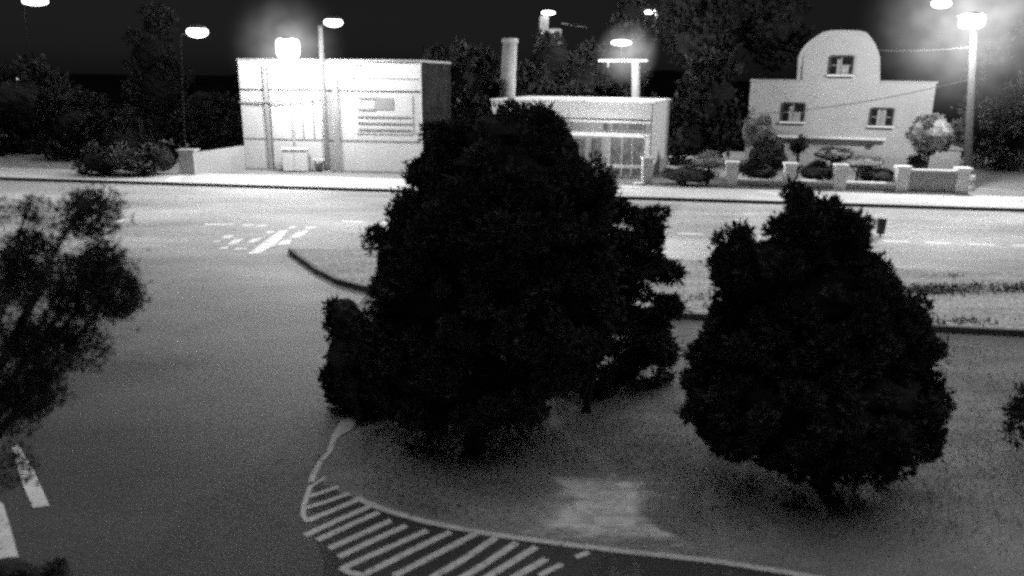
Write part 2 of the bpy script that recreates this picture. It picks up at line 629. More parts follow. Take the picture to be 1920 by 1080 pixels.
# ---- road markings (children of their road)
mk = MB()
half = .15
u_dash = nu(G(1655, 453))[1]
per = nu(G(1800, 459))[1] - nu(G(1718, 455.5))[1]
dl = nu(G(1768, 457))[1] - nu(G(1718, 455.5))[1]
for k in range(-14, 9):
    u = u_dash + k * per
    mk.poly([RN(n_dash - half, u, .014), RN(n_dash - half, u + dl, .014), RN(n_dash + half, u + dl, .014), RN(n_dash + half, u, .014)])
mk.build('lane_dashes', M['paintfresh'], road)
mk = MB()
n2 = nu(G(1280, 404))[0]
for k in range(-10, 8):
    u = nu(G(1250, 403))[1] + k * 5.2
    mk.poly([RN(n2 - .1, u, .014), RN(n2 - .1, u + 1.7, .014), RN(n2 + .1, u + 1.7, .014), RN(n2 + .1, u, .014)])
mk.build('edge_dashes', M['paintworn'], road)
worn = [[(472, 469), (490, 468), (516, 456), (534, 438), (520, 440), (500, 452)], [(545, 444), (562, 443), (577, 434), (560, 436)],
        [(417, 446), (430, 446), (438, 442), (424, 442)], [(428, 457), (442, 456), (455, 449), (440, 450)],
        [(412, 467), (424, 466), (428, 463), (416, 464)], [(440, 468), (458, 467), (462, 465), (443, 465.5)],
        [(464, 454), (478, 453), (490, 447), (474, 449)], [(522, 458), (540, 457), (545, 451), (530, 452)],
        [(455, 423.5), (472, 423), (475, 421), (458, 421.5)], [(480, 425), (497, 424), (499, 422), (483, 422.5)],
        [(541, 428), (552, 427), (556, 425), (546, 425)], [(572, 428.5), (588, 428), (592, 425.8), (576, 426)],
        [(500, 437), (510, 436.5), (514, 434), (502, 434)], [(400, 454), (410, 453), (413, 451), (403, 452)],
        [(388, 422), (433, 421), (435, 419.5), (390, 420)], [(176, 424), (208, 421), (236, 413), (206, 416)], [(180, 437), (200, 434), (206, 430), (186, 432)]]
mk = MB()
for pl in worn:
    cx_ = sum(p[0] for p in pl) / len(pl); cy_ = sum(p[1] for p in pl) / len(pl)
    mk.poly([G(cx_ + (p[0] - cx_) * 1.25, cy_ + (p[1] - cy_) * 1.5, .016) for p in pl])
mk.build('junction_marking', M['paintfresh'], road)


def strip(mb, pts, w, z):
    pts = [flat(p, z) for p in pts]
    L, R = [], []
    for i, p in enumerate(pts):
        t = (pts[min(i + 1, len(pts) - 1)] - pts[max(i - 1, 0)]).normalized()
        nn = Vector((-t.y, t.x, 0)) * w / 2
        L.append(p + nn)
        R.append(p - nn)
    for i in range(len(pts) - 1):
        mb.poly([R[i], R[i + 1], L[i + 1], L[i]])


def cp(x, y):
    return (540 + x / 2.526, 740 + y / 2.526)


hatch = [((100, 485), (240, 437)), ((80, 540), (290, 470)), ((95, 598), (330, 500)), ((80, 670), (390, 530)), ((140, 692), (430, 560)),
         ((195, 732), (490, 597)), ((240, 772), (560, 622)), ((265, 822), (660, 645)), ((370, 850), (770, 652)), ((500, 862), (890, 660)),
         ((620, 905), (985, 680)), ((760, 910), (1085, 702)), ((850, 925), (1175, 725)), ((950, 945), (1225, 780)), ((1190, 862), (1300, 805)), ((1360, 772), (1425, 748))]
mk = MB()
for i, (a, b) in enumerate(hatch):
    A, B = G(*cp(*a)), G(*cp(*b))
    w = .105 if i > 1 else .09
    if i > 13: w = .08
    strip(mk, [A, A.lerp(B, .5) + Vector((random.uniform(-.02, .02), random.uniform(-.02, .02), 0)), B], w, .010)
mk.build('hatch_stripes', M['paintworn'], sroad)
mk = MB()
strip(mk, [G(*p) for p in line_px], .10, .012)
strip(mk, [G(*cp(x, y)) for x, y in ((180, 395), (105, 440), (75, 530), (72, 575), (95, 605))], .07, .0115)
strip(mk, [G(*cp(x, y)) for x, y in ((250, 820), (290, 845), (370, 862))], .09, .0115)
strip(mk, [G(*p) for p in ((628, 815), (618, 848), (600, 868), (588, 892), (584, 905))], .09, .0125)
mk.build('edge_line', M['paintworn'], sroad)
mk = MB()
mk.poly([G(*p, .011) for p in ((22, 840), (34, 833), (62, 880), (93, 948), (62, 952), (44, 912))])
mk.poly([G(*p, .011) for p in ((-20, 930), (6, 945), (20, 990), (35, 1046), (-20, 1052))])
mk.build('lane_dash_near', M['paintworn'], sroad)
sroad.children[-1].name = 'lane_dash'
# pale painted nose and a painted pool of lamp light in the planted bed
mk = MB().poly([G(*p, .018) for p in ((619, 838), (622, 815), (640, 788), (660, 778), (680, 777), (674, 790), (655, 808), (636, 818))])
mk.build('painted_nose', M['paintnose'], sroad)
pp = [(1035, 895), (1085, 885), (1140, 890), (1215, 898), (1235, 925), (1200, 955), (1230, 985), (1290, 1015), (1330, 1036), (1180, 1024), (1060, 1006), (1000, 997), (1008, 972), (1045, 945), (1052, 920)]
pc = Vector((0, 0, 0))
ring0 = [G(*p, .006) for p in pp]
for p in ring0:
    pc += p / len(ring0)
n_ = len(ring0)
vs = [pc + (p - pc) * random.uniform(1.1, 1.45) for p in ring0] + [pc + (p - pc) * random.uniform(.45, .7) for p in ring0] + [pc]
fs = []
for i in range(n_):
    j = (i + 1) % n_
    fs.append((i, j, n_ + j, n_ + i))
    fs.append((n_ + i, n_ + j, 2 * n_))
eb = MB().add(vs, fs).build('light_pool_patch', M['lightpool'])  # light pool painted on the ground as a pale patch
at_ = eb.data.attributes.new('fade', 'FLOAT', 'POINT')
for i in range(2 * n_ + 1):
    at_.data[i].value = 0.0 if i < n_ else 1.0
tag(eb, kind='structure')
# paint marks on the far side
mk = MB()
mk.poly([G(*p, .146) for p in ((190, 334), (215, 333), (235, 323), (212, 324))])
mk.poly([G(*p, .146) for p in ((306, 341), (334, 340), (346, 328), (322, 331))])
mk.build('crossing_mark', M['paint'], bpy.data.objects['far_pavement'])


# ------------------------------------------------------------------ flat-roofed building on the left
b0 = G(462, 318, FC)
pA = Plane(b0, YAW)
sA1, _ = pA.sz(792, 330)
zA = ztop(b0, 113)
root = thing('flat_roofed_building', flat(b0, FC), 'floodlit white flat roofed building with louvred panel behind the bright lamp', 'building')
wall = MB().pbox(pA, 0, sA1, FC, zA, -8, 0)
wall.build('wall', M['facade'], root)
MB().pbox(pA, sA1 + .003, sA1 + .05, FC, zA - .02, -7.9, -.25).build('side_wall_shade', M['sideshade'], root)  # dark slab puts the side wall's shade into its colour
# parapet coping
MB().pbox(pA, -.06, sA1 + .06, zA, zA + .10, -8.05, .07).build('coping', M['facadegrey'], root)


def pb(pl, x0, y0, x1, y1, d0, d1, mb=None):
    s0, z1 = pl.sz((x0), y0)
    s1, z0 = pl.sz(x1, y1)
    s0b, _ = pl.sz(x0, (y0 + y1) / 2)
    s1b, _ = pl.sz(x1, (y0 + y1) / 2)
    return (mb or MB()).pbox(pl, s0b, s1b, z0, z1, d0, d1)


# string courses (thin dark joints)
for (ya, yb) in ((168.5, 171), (261, 263.5)):
    z1 = pA.sz(620, ya)[1]
    z0 = pA.sz(620, yb + .3)[1]
    MB().pbox(pA, .02, sA1 - .02, z0, z1, .002, .03).build('string_course', M['facadedark'] if ya < 200 else M['facadegrey'], root)
# upright joint, pilasters, recess panels
s = pA.sz(503, 220)[0]
MB().pbox(pA, s - .12, s + .12, FC, zA - .3, .003, .12).build('pilaster', M['facadegrey'], root)
MB().pbox(pA, s + .13, s + .19, FC, zA - .3, .003, .05).build('drainpipe', M['facadedark'], root)
s = pA.sz(632, 220)[0]
MB().pbox(pA, s - .16, s + .16, FC, zA - .3, .003, .14).build('pilaster', M['facadegrey'], root)
for x in (568, 588):
    s = pA.sz(x, 220)[0]
    MB().pbox(pA, s - .05, s + .05, pA.sz(x, 258)[1], pA.sz(x, 176)[1], .003, .05).build('panel_batten', M['facadegrey'], root)
# upper fascia ledge and dark lines
pb(pA, 655, 142, 788, 147, .003, .10).build('fascia_ledge', M['white'], root)
pb(pA, 690, 116.5, 788, 119, .003, .04).build('fascia_line', M['facadedark'], root)
pb(pA, 664, 122, 686, 124.5, .003, .04).build('fascia_line', M['facadedark'], root)
# louvred panel
pn = pb(pA, 668, 179, 774, 252, .003, .05).build('louvre_panel', M['facade'], root)
for (x0, x1, y) in ((673, 708, 184), (671, 704, 205), (670, 770, 219), (672, 772, 231), (673, 770, 243)):
    pb(pA, x0, y - 2.2, x1, y + 2.2, .052, .11).build('louvre', M['facadegrey'], pn)
pb(pA, 702, 183, 738, 206, .052, .09).build('vent_box', M['facadegrey'], pn)
# base plinth
MB().pbox(pA, .02, sA1 - .02, FC, FC + .14, .003, .05).build('plinth', M['facadegrey'], root)
# bright lintel over the entrance bay
pb(pA, 551, 156, 593, 163, .003, .22).build('entrance_lintel', M['white'], root)

# white cabinet at the lamp foot
cb = G(553, 324, FC)
t = thing('utility_cabinet', cb, 'squat white utility cabinet standing at the foot of the brightest lamp post', 'cabinet')
zt = ztop(cb, 280)
hw = .72
MB().obox(cb + Vector((-hw, 0, .08)), (2 * hw, 0, 0), (0, .55, 0), (0, 0, zt - FC - .12)).build('body', M['white'], t, bevel=.05)
MB().obox(cb + Vector((-hw - .05, -.05, zt - FC - .04)), (2 * hw + .1, 0, 0), (0, .65, 0), (0, 0, .09)).build('lid', M['white'], t, bevel=.02)
MB().obox(cb + Vector((-hw + .03, .03, 0)), (2 * hw - .06, 0, 0), (0, .49, 0), (0, 0, .08)).build('plinth', M['facadegrey'], t)
MB().obox(cb + Vector((-.012, -.012, .14)), (.024, 0, 0), (0, .01, 0), (0, 0, zt - FC - .3)).build('door_gap', M['facadegrey'], t)
# low white plank bench
bb = G(598, 318.5 + 5, FC)
t = thing('low_bench', bb, 'small low pale bench in front of the flat roofed building', 'bench')
zt = ztop(bb, 299)
MB().obox(bb + Vector((-.35, 0, zt - FC - .07)), (.7, 0, 0), (0, .34, 0), (0, 0, .07)).build('seat', M['white'], t)
for sx in (-.3, .22):
    MB().obox(bb + Vector((sx, .03, 0)), (.08, 0, 0), (0, .28, 0), (0, 0, zt - FC - .07)).build('leg', M['facadegrey'], t)

# ------------------------------------------------------------------ street lamps
def street_lamp(label, base, pole_top, head, hr, power, r=.14, matp=None, lampm=None, halo_r=0, halo_s=0, near=0.0, arm_z=None, group='street lamps along the far side'):
    base, pole_top, head = Vector(base), Vector(pole_top), Vector(head)
    t = thing('street_lamp', base, label, 'street lamp', group)
    MB().tube([base, base + (pole_top - base) * .05, pole_top], [r * 1.15, r, r * .75], 12).build('pole', matp or M['concrete'], t, smooth=True)
    MB().tube([base, base + Vector((0, 0, .12))], [r * 1.9, r * 1.7], 12).build('base_plate', M['facadegrey'], t)
    if (head - pole_top).length > .05:
        mid = pole_top.lerp(head, .5) + Vector((0, 0, .12))
        MB().tube([pole_top - Vector((0, 0, .08)), mid, head + Vector((0, 0, hr[2] * .7))], .05, 8).build('arm', M['metal'], t)
    hd = MB()
    if halo_r:
        hd.obox(head - Vector(hr) + Vector((0, 0, .1)), (hr[0] * 2, 0, 0), (0, hr[1] * 2, 0), (0, 0, hr[2] * 2 - .1))
        hd.build('lamp_head', lampm or M['lamp'], t, bevel=.22)
    else:
        hd.ellipsoid(head, hr, nu=20, nv=10)
        hd.build('lamp_head', lampm or M['lamp'], t, smooth=True)
    MB().ellipsoid(head + Vector((0, 0, hr[2] * .75)), (hr[0] * .9, hr[1] * .9, hr[2] * .5), nu=16, nv=8).build('housing', M['metal'], t, smooth=True)
    if power > 130:
        lamp_light(head - Vector((0, 0, hr[2] + .22)), power, t, .18, near)
    if halo_r:
        halo(head, halo_r, halo_s)
    return t


# brightest lamp, on a post rising behind the cabinet
lb = G(551, 323, FC) + Vector((0, .75, 0))
tp = at(541, 105, lb.y)
street_lamp('brightest lamp, dazzling white head on a post behind the white cabinet', lb, tp, at(540, 92, lb.y - 2.6), (.56, .5, .55), 150, .17, near=2300, matp=M['facadegrey'], halo_r=3.6, halo_s=.30)
# lamp on a thick pole just right of it
lb = G(615, 323.5, FC)
street_lamp('oval lamp glowing high above the white building roof on a grey concrete post', lb, at(600, 48, lb.y), at(625, 42, lb.y - 2.6), (.5, .4, .23), 580, .17, near=1500, matp=M['polemid'])
lb = G(349, 326, FC)
street_lamp('oval lamp glowing above the white gate pillar at far left of the road', lb, at(338, 64, lb.y), at(370, 60, lb.y - .5), (.58, .4, .29), 135, .03, matp=M['black'])
lb = at(1785, 250, 62); lb.z = FC
street_lamp('oval lamp glowing at the top edge behind the gabled house', lb, at(1786, 12, 62), at(1765, 7, 61.6), (.72, .5, .3), 200, .03, matp=M['black'])
lb = at(60, 250, 62); lb.z = FC
street_lamp('oval lamp half cut by the top left picture corner', lb, at(45, 2, 62), at(66, 3, 61.6), (.95, .5, .26), 60, .03, matp=M['black'])
lb = at(1205, 250, 66); lb.z = FC
street_lamp('dimmer oval lamp glowing over the middle shop among dark trees', lb, at(1210, 24, 66), at(1226, 23, 65.6), (.74, .5, .2), 620, .03, matp=M['black'])
lb = at(26, 280, 74); lb.z = FC
street_lamp('small faint lamp glowing low among dark trees at far left', lb, at(26, 150, 74), at(35, 148, 73.8), (.48, .3, .13), 0, .07, matp=M['black'], lampm=M['lampdim'])

# big right hand lamp with white bands round its foot
lb = G(1812, 356, PV)
tp = at(1826, 60, lb.y)
tR = street_lamp('bright square headed lamp on a tall pale post right of the gabled house', lb, tp, at(1822, 41, lb.y - .9), (.52, .4, .40), 620, .2, near=4200, matp=M['polegrey'], halo_r=5.8, halo_s=.31)
z0 = PV
for (ya, yb, r) in ((354, 346, .42), (344, 339, .34), (337, 329, .36)):
    za, zb = ztop(lb, ya), ztop(lb, yb)
    MB().tube([flat(lb, za), flat(lb, zb)], [r, r * .94], 14).build('reflective_band', M['white'], tR, smooth=False)
# small bracket line left of the head
MB().tube([at(1795, 31, lb.y - .5), at(1840, 31, lb.y - .5)], .05, 8).build('head_bracket', M['white'], tR)

# lamp with a cross bar behind the middle shop
lb = at(1192, 300, 58); lb.z = FC
t = thing('crossbar_lamp', lb, 'pale lamp post with long cross bar and bright oval head behind the middle shop', 'street lamp')
tp = at(1192, 112, 58)
MB().tube([lb, tp], [.33, .29], 12).build('pole', M['concrete'], t, smooth=True)
MB().tube([at(1122, 114, 57.7), at(1214, 114, 57.7)], .075, 8).build('cross_bar', M['white'], t)
MB().tube([at(1165, 113, 57.7), at(1165, 86, 57.7)], .06, 8).build('stem', M['metal'], t)
MB().ellipsoid(at(1165, 80, 57.7), (.72, .5, .18), nu=20, nv=10).build('lamp_head', M['lamp'], t, smooth=True)
MB().tube([at(1140, 114, 57.7), at(1140, 126, 57.7)], .05, 8).build('hanger', M['concrete'], t)
lamp_light(at(1165, 90, 55.5), 1150, t)
halo(at(1176, 100, 57.5), 2.4, .26, 1.3)

# floodlight fixed on the wall beside the lamp
fl = pA.w(pA.sz(566, 140)[0], pA.sz(566, 140)[1], 0)
t = thing('wall_floodlight', fl, 'glaring floodlight fixed on the white wall just below the brightest lamp', 'floodlight')
sx, sz_ = pA.sz(565, 130)
MB().pbox(pA, sx - .06, sx + .06, sz_ - .8, sz_ + .5, .003, .28).build('bracket', M['metal'], t)
MB().ellipsoid(pA.w(pA.sz(562, 130)[0], pA.sz(562, 130)[1], .55), (.36, .25, .55)).build('lens', M['lamp'], t, smooth=True)
MB().ellipsoid(pA.w(pA.sz(570, 152)[0], pA.sz(570, 152)[1], .5), (.5, .25, .22)).build('lens', M['lamp'], t, smooth=True)
lamp_light(pA.w(pA.sz(570, 160)[0], pA.sz(570, 160)[1], 1.5), 50, t, .3, 420)

# ------------------------------------------------------------------ middle shop
YS = math.atan(1450 / 4200)
pS = Plane(G(1215, 338, FC), YS)
sL = pS.sz(926, 250)[0]
zS = pS.sz(1214, 194)[1]
root = thing('low_shop', pS.w(0, FC), 'low flat shop with pale fascia and dim windows half hidden by the big conifer', 'shop')
MB().pbox(pS, sL, 0, FC, zS, -7, 0).build('wall', M['facadegrey'], root)
MB().pbox(pS, sL - .05, .05, zS, zS + .09, -7.05, .5).build('coping', M['white'], root)
z1 = pS.sz(1120, 193)[1]; z0 = pS.sz(1120, 222)[1]
MB().pbox(pS, sL, 0, z0, zS - .002, .003, .4).build('fascia', M['facade'], root)
zc = pS.sz(1120, 224)[1]
MB().pbox(pS, sL, 0, zc - .13, zc, .003, .6).build('canopy_edge', M['white'], root)
zc2 = pS.sz(1140, 248)[1]
MB().pbox(pS, sL, .02, zc2 - .12, zc2, .003, .3).build('window_head', M['white'], root)
for x0, x1, y0, y1 in ((1108, 1128, 258, 318), (1132, 1142, 228, 245), (1145, 1165, 256, 330), (1168, 1184, 256, 330), (1188, 1204, 256, 330), (1060, 1098, 258, 318), (1150, 1176, 229, 244), (1180, 1206, 229, 244)):
    w = pb(pS, x0, y0, x1, y1, .003, .05).build('window', M['shopglass'], root)
    s0, zt_ = pS.sz(x0, y0); s1, zb_ = pS.sz(x1, y1)
    fr = MB()
    sa, sb = pS.sz(x0, (y0 + y1) / 2)[0], pS.sz(x1, (y0 + y1) / 2)[0]
    fr.pbox(pS, sa - .05, sa, zb_, zt_, .055, .1)
    fr.pbox(pS, sb, sb + .05, zb_, zt_, .055, .1)
    fr.pbox(pS, sa - .05, sb + .05, zt_, zt_ + .05, .055, .1)
    fr.pbox(pS, sa - .05, sb + .05, zb_ - .05, zb_, .055, .1)
    fr.build('frame', M['facadegrey'], w)
MB().pbox(pS, -.25, .0, FC, zc2 - .13, .003, .35).build('corner_pier', M['facade'], root)
MB().pbox(pS, .003, .06, FC + .8, zS - .02, -5.5, -.05).build('side_wall', M['facade'], root)
sl = MB().pbox(pS, sL + 3, -.3, zc2 - .20, zc2 - .135, .31, .38).build('strip_light', M['lampdim'], root)
lamp_light(pS.w(pS.sz(1150, 232)[0], zc2 - .25, 2.6), 230, root, .3, 60)
# rail and post in front
pb0 = G(1213, 346, PV)
t = thing('gate_post', pb0, 'white square post with flat cap and rail in front of the middle shop', 'post')
zt = ztop(pb0, 300)
MB().obox(pb0 + Vector((-.27, 0, 0)), (.54, 0, 0), (0, .5, 0), (0, 0, zt - PV)).build('shaft', M['facade'], t, bevel=.02)
MB().obox(pb0 + Vector((-.33, -.06, zt - PV)), (.66, 0, 0), (0, .62, 0), (0, 0, .14)).build('cap', M['white'], t, bevel=.02)
zr = ztop(pb0, 314)
MB().obox(pb0 + Vector((-.27, .15, zr - PV - .07)), -U * 5.5, (0, .1, 0), (0, 0, .16)).build('rail', M['white'], t)
for k in (2.6, 5.4):
    MB().obox(pb0 + Vector((-.27, .16, 0)) - U * k, (.08, 0, 0), (0, .08, 0), (0, 0, zr - PV - .06 + k * .12)).build('rail_leg', M['facadegrey'], t)
mm = MB()
mm.ellipsoid(G(1198, 346, PV) + Vector((0, -.1, .06)), (.36, .22, .10))
tag(mm.build('kerb_stone', M['white'], None, origin=G(1198, 346, PV)), 'small white painted stone at the foot of the white post', 'stone')

# ------------------------------------------------------------------ gabled house
YH = math.radians(17)
pH = Plane(G(1742, 327, FC), YH)
root = thing('gabled_house', pH.w(0, FC), 'pale stucco house with rounded central gable and three small dark windows', 'house')
sh0 = pH.sz(1402, 220)[0]
sh1 = pH.sz(1746, 220)[0]
zl = pH.sz(1600, 154.5)[1]
outl = []
for (x, y) in ((1402, 320), (1746, 320)):
    outl.append((pH.sz(x, 220)[0], FC))
outl.append((sh1, zl))
gs = [(1650, 158), (1650, 108), (1647, 96), (1641, 82), (1633, 70), (1625, 61), (1612, 57.5), (1585, 56.5), (1558, 57), (1544, 60), (1532, 67), (1521, 78), (1512, 91), (1507, 104), (1505, 150)]
for i, (x, y) in enumerate(gs):
    s_, z_ = pH.sz(x, y)
    if i in (0, len(gs) - 1):
        z_ = zl
    outl.append((s_, z_))
outl.append((sh0, zl))
# windows as real openings: build the wall in front from strips -> thick body with recessed window boxes proud of body
body = MB()
body.prism([pH.w(s_, z_, -8) for s_, z_ in outl], pH.m * 8)
body.build('wall', M['house'], root)
cop = MB()
cop.pbox(pH, sh0 - .08, pH.sz(1505, 150)[0] - .003, zl + .001, zl + .10, -8, .08)
cop.pbox(pH, pH.sz(1650, 158)[0] + .003, sh1 + .08, zl + .001, zl + .10, -8, .08)
cop.build('eaves', M['house'], root)
for (x0, y0, x1, y1, kind) in ((1467, 193, 1507, 228, 1), (1632, 203, 1673, 236, 2), (1556, 105, 1598, 140, 1)):
    w = pb(pH, x0, y0, x1, y1, .003, .02).build('window', M['glass'], root)
    xm, ym = (x0 + x1) / 2, (y0 + y1) / 2
    sa, sb = pH.sz(x0, ym)[0], pH.sz(x1, ym)[0]
    za, zb = pH.sz(xm, y1)[1], pH.sz(xm, y0)[1]
    fr = MB()
    fr.pbox(pH, sa - .07, sa + .05, za, zb, .022, .10)
    fr.pbox(pH, sb - .05, sb + .07, za, zb, .022, .10)
    fr.pbox(pH, sa + .05, sb - .05, zb - .07, zb + .05, .022, .12)
    fr.build('frame', M['facadedark'], w)
    mu = MB()
    sm = (sa + sb) / 2
    mu.pbox(pH, sm - .03, sm + .03, za + .02, zb - .08, .022, .07)
    mu.pbox(pH, sa + .06, sm - .04, (za + zb) / 2 - .02, (za + zb) / 2 + .02, .022, .06)
    mu.pbox(pH, sm + .04, sb - .06, (za + zb) / 2 - .02, (za + zb) / 2 + .02, .022, .06)
    mu.build('glazing_bar', M['facadegrey'], w)
    cu = MB()
    wd = (sb - sa)
    if kind == 2:
        cu.pbox(pH, sa + .30 * wd, sa + .46 * wd, za + .03, zb - .1, .0205, .045)
        cu.pbox(pH, sa + .54 * wd, sa + .70 * wd, za + .03, zb - .1, .0205, .045)
    else:
        cu.pbox(pH, sa + .32 * wd, sa + .46 * wd, za + .03, zb - .2, .0205, .045)
        cu.pbox(pH, sa + .55 * wd, sa + .86 * wd, za + .03, za + .5 * (zb - za), .0205, .045)
    cu.build('curtain', M['curtain'], w)
    MB().pbox(pH, sa - .14, sb + .14, za - .10, za, .003, .24).build('sill', M['white'], w)
    MB().pbox(pH, sa - .06, sb + .06, za - .22, za - .102, .003, .06).build('sill_shadow', M['facadedark'], w)  # shadow below the sill made as a dark strip
# ledge with its shadow made as a dark strip over the ground floor
sa, sb = pH.sz(1436, 258)[0], pH.sz(1652, 268)[0]
zz = pH.sz(1540, 259)[1]
MB().pbox(pH, sa - .3, sb + .2, zz, zz + .13, .003, .45).build('porch_ledge', M['white'], root)
MB().pbox(pH, sa, sb - .3, zz - .12, zz - .002, .003, .42).build('porch_shadow', M['facadedark'], root)  # dark strip stands for the shadow below the ledge
pb(pH, 1624, 272, 1634, 277, .003, .15).build('porch_lantern', M['facadedark'], root)
# low white outbuilding to the right
bq = pH.w(pH.sz(1738, 300)[0], FC, .6)
t = thing('white_outbuilding', flat(bq, FC), 'small low white outbuilding right of the gabled house behind the garden wall', 'outbuilding')
s0, s1 = pH.sz(1736, 300, .6)[0], pH.sz(1800, 300, .6)[0]
zo = pH.sz(1770, 281, .6)[1]
MB().pbox(pH, s0, s1, FC, zo, -2.4, .6).build('wall', M['house'], t)
MB().pbox(pH, s0 - .08, s1 + .08, zo, zo + .1, -2.5, .7).build('roof', M['facadegrey'], t)

# ------------------------------------------------------------------ garden wall with pillars
pW = Plane(G(1372, 352, FC), math.radians(9.5))
root = thing('garden_wall', pW.w(0, PV), 'low garden wall with five square capped pillars in front of the gabled house', 'garden wall')
xs = [1372, 1482, 1577, 1694, 1807]
ss = [pW.sz(x, 330)[0] for x in xs]
zp = pW.sz(1372, 303)[1]
for s_ in ss:
    pl_ = MB().pbox(pW, s_ - .3, s_ + .3, PV, zp - .12, -.5, .06).build('pillar', M['facade'], root)
    MB().pbox(pW, s_ - .37, s_ + .37, zp - .118, zp, -.57, .13).build('cap', M['white'], pl_)
zw = pW.sz(1430, 339)[1]
for i in range(4):
    top = zw if i < 3 else pW.sz(1750, 322)[1]
    MB().pbox(pW, ss[i] + .302, ss[i + 1] - .302, PV, top, -.42, 0).build('wall_panel', M['facadegrey'] if i < 3 else M['concrete'], root)
    MB().pbox(pW, ss[i] + .303, ss[i + 1] - .303, top + .001, top + .08, -.47, .05).build('coping', M['white'] if i < 3 else M['facade'], root)
MB().pbox(pW, ss[0] - .3, ss[4] + .3, PV - .002, PV + .10, .062, .25).build('footing', M['facadegrey'], root)

# ------------------------------------------------------------------ left gate pillar and wing wall
gp = G(352, 328, FC)
t = thing('wing_wall', gp, 'white gate pillar with wing wall sloping back behind it at far left', 'wall')
zt = ztop(gp, 284)
MB().obox(gp + Vector((-.45, 0, 0)), (.9, 0, 0), (0, .7, 0), (0, 0, zt - FC)).build('pillar', M['house'], t, bevel=.03)
MB().obox(gp + Vector((-.53, -.08, zt - FC)), (1.06, 0, 0), (0, .86, 0), (0, 0, .1)).build('cap', M['house'], t)
e = Vector((.62, .78, 0))
pts = [gp + Vector((.46, .3, 0)), gp + Vector((.46, .3, 0)) + e * 4.2]
mb = MB()
mb.prism([pts[0], pts[1], pts[1] + Vector((0, 0, 1.5)), pts[0] + Vector((0, 0, zt - FC - .1))], (-.2, .16, 0))
mb.build('wall_panel', M['house'], t)

# ------------------------------------------------------------------ distant small buildings and lit bits
dh = at(1030, 140, 76); dh.z = 0
t = thing('distant_house', dh, 'distant L shaped lit gable wall under a lamp above the shop roof', 'house')
Yd = 76
c0, c1 = at(1012, 72, Yd), at(1053, 54, Yd)
MB().obox((c0.x, Yd, 0), (c1.x - c0.x, 0, 0), (0, 5, 0), (0, 0, c1.z)).build('wall', M['concrete'], t)
c2, c3 = at(1012, 55, Yd), at(1029, 30, Yd)
MB().obox((c2.x, Yd + .05, c1.z + .003), (c3.x - c2.x, 0, 0), (0, 3, 0), (0, 0, c3.z - c1.z)).build('chimney_stack', M['concrete'], t)
MB().obox((c0.x + .05, Yd - .32, c1.z - .55), (c1.x - c0.x - .1, 0, 0), (0, .3, 0), (0, 0, .18)).build('ledge', M['white'], t)
MB().tube([at(1053, 44, Yd), at(1100, 51, Yd + 2)], .06, 6).build('stay_wire', M['concrete'], t)
hd = at(1028, 24, Yd - .4)
tl = thing('roof_lamp', hd, 'small oval lamp glowing on top of the distant lit gable wall', 'lamp')
MB().ellipsoid(hd, (.62, .4, .17)).build('lamp_head', M['lamp'], tl, smooth=True)
MB().tube([Vector((hd.x, Yd + .3, c3.z - .1)), Vector((hd.x, Yd - .1, hd.z + .2)), hd + Vector((0, 0, .12))], .05, 6).build('bracket', M['metal'], tl)

sp = at(140, 300, 60); sp.z = FC
t = thing('lit_notice', sp, 'tiny pale notice board standing among dark bushes at far left', 'notice board')
a, b = at(127, 284, 60), at(153, 268, 60)
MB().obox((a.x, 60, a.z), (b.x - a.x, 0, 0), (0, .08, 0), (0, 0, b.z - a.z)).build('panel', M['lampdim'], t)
sp2 = at(140, 284, 60)
MB().obox((sp2.x - .05, 60.02, FC), (.1, 0, 0), (0, .06, 0), (0, 0, a.z - FC)).build('post', M['concrete'], t)

# litter bin on a post beside the road
lbn = G(1650, 443, 0.008) + Vector((0, 0, 0))
t = thing('litter_bin', lbn, 'small dark litter bin on a post at the right edge of the right conifer', 'litter bin')
z1_, z0_ = ztop(lbn, 411), ztop(lbn, 438)
MB().tube([flat(lbn, z0_), flat(lbn, z1_)], [.15, .17], 12).build('body', M['metal'], t)
MB().tube([flat(lbn, z1_ + .001), flat(lbn, z1_ + .04)], [.185, .17], 12).build('lid', M['metal'], t)
MB().tube([flat(lbn, 0.0), flat(lbn, z0_)], .04, 8).build('post', M['metal'], t)

# ------------------------------------------------------------------ overhead cables
def cable(label, a, b, sag, r=.02, m=None, n=18):
    pts = []
    for i in range(n + 1):
        k = i / n
        p = a.lerp(b, k)
        p.z -= sag * 4 * k * (1 - k)
        pts.append(p)
    o = MB().tube(pts, r, 6).build('overhead_cable', m or M['facadegrey'], None, origin=a)
    return tag(o, label, 'cable', 'overhead cables')


cable('overhead cable slanting across the front of the gabled house', pH.w(pH.sz(1400, 214)[0], pH.sz(1400, 214)[1], .05), at(1817, 149, G(1812, 356).y), .35, .025, M['facadedark'])
cable('thin lit cable running from the gable top to the right hand lamp post', pH.w(pH.sz(1651, 94)[0], pH.sz(1651, 94)[1], -.3), at(1820, 88, G(1812, 356).y), .1, .02, M['concrete'])
cable('overhead cable crossing the white building between the two lamp posts', pA.w(pA.sz(449, 192)[0], pA.sz(449, 192)[1], .05), at(608, 177, G(615, 323.5, FC).y - .1), .15, .05)

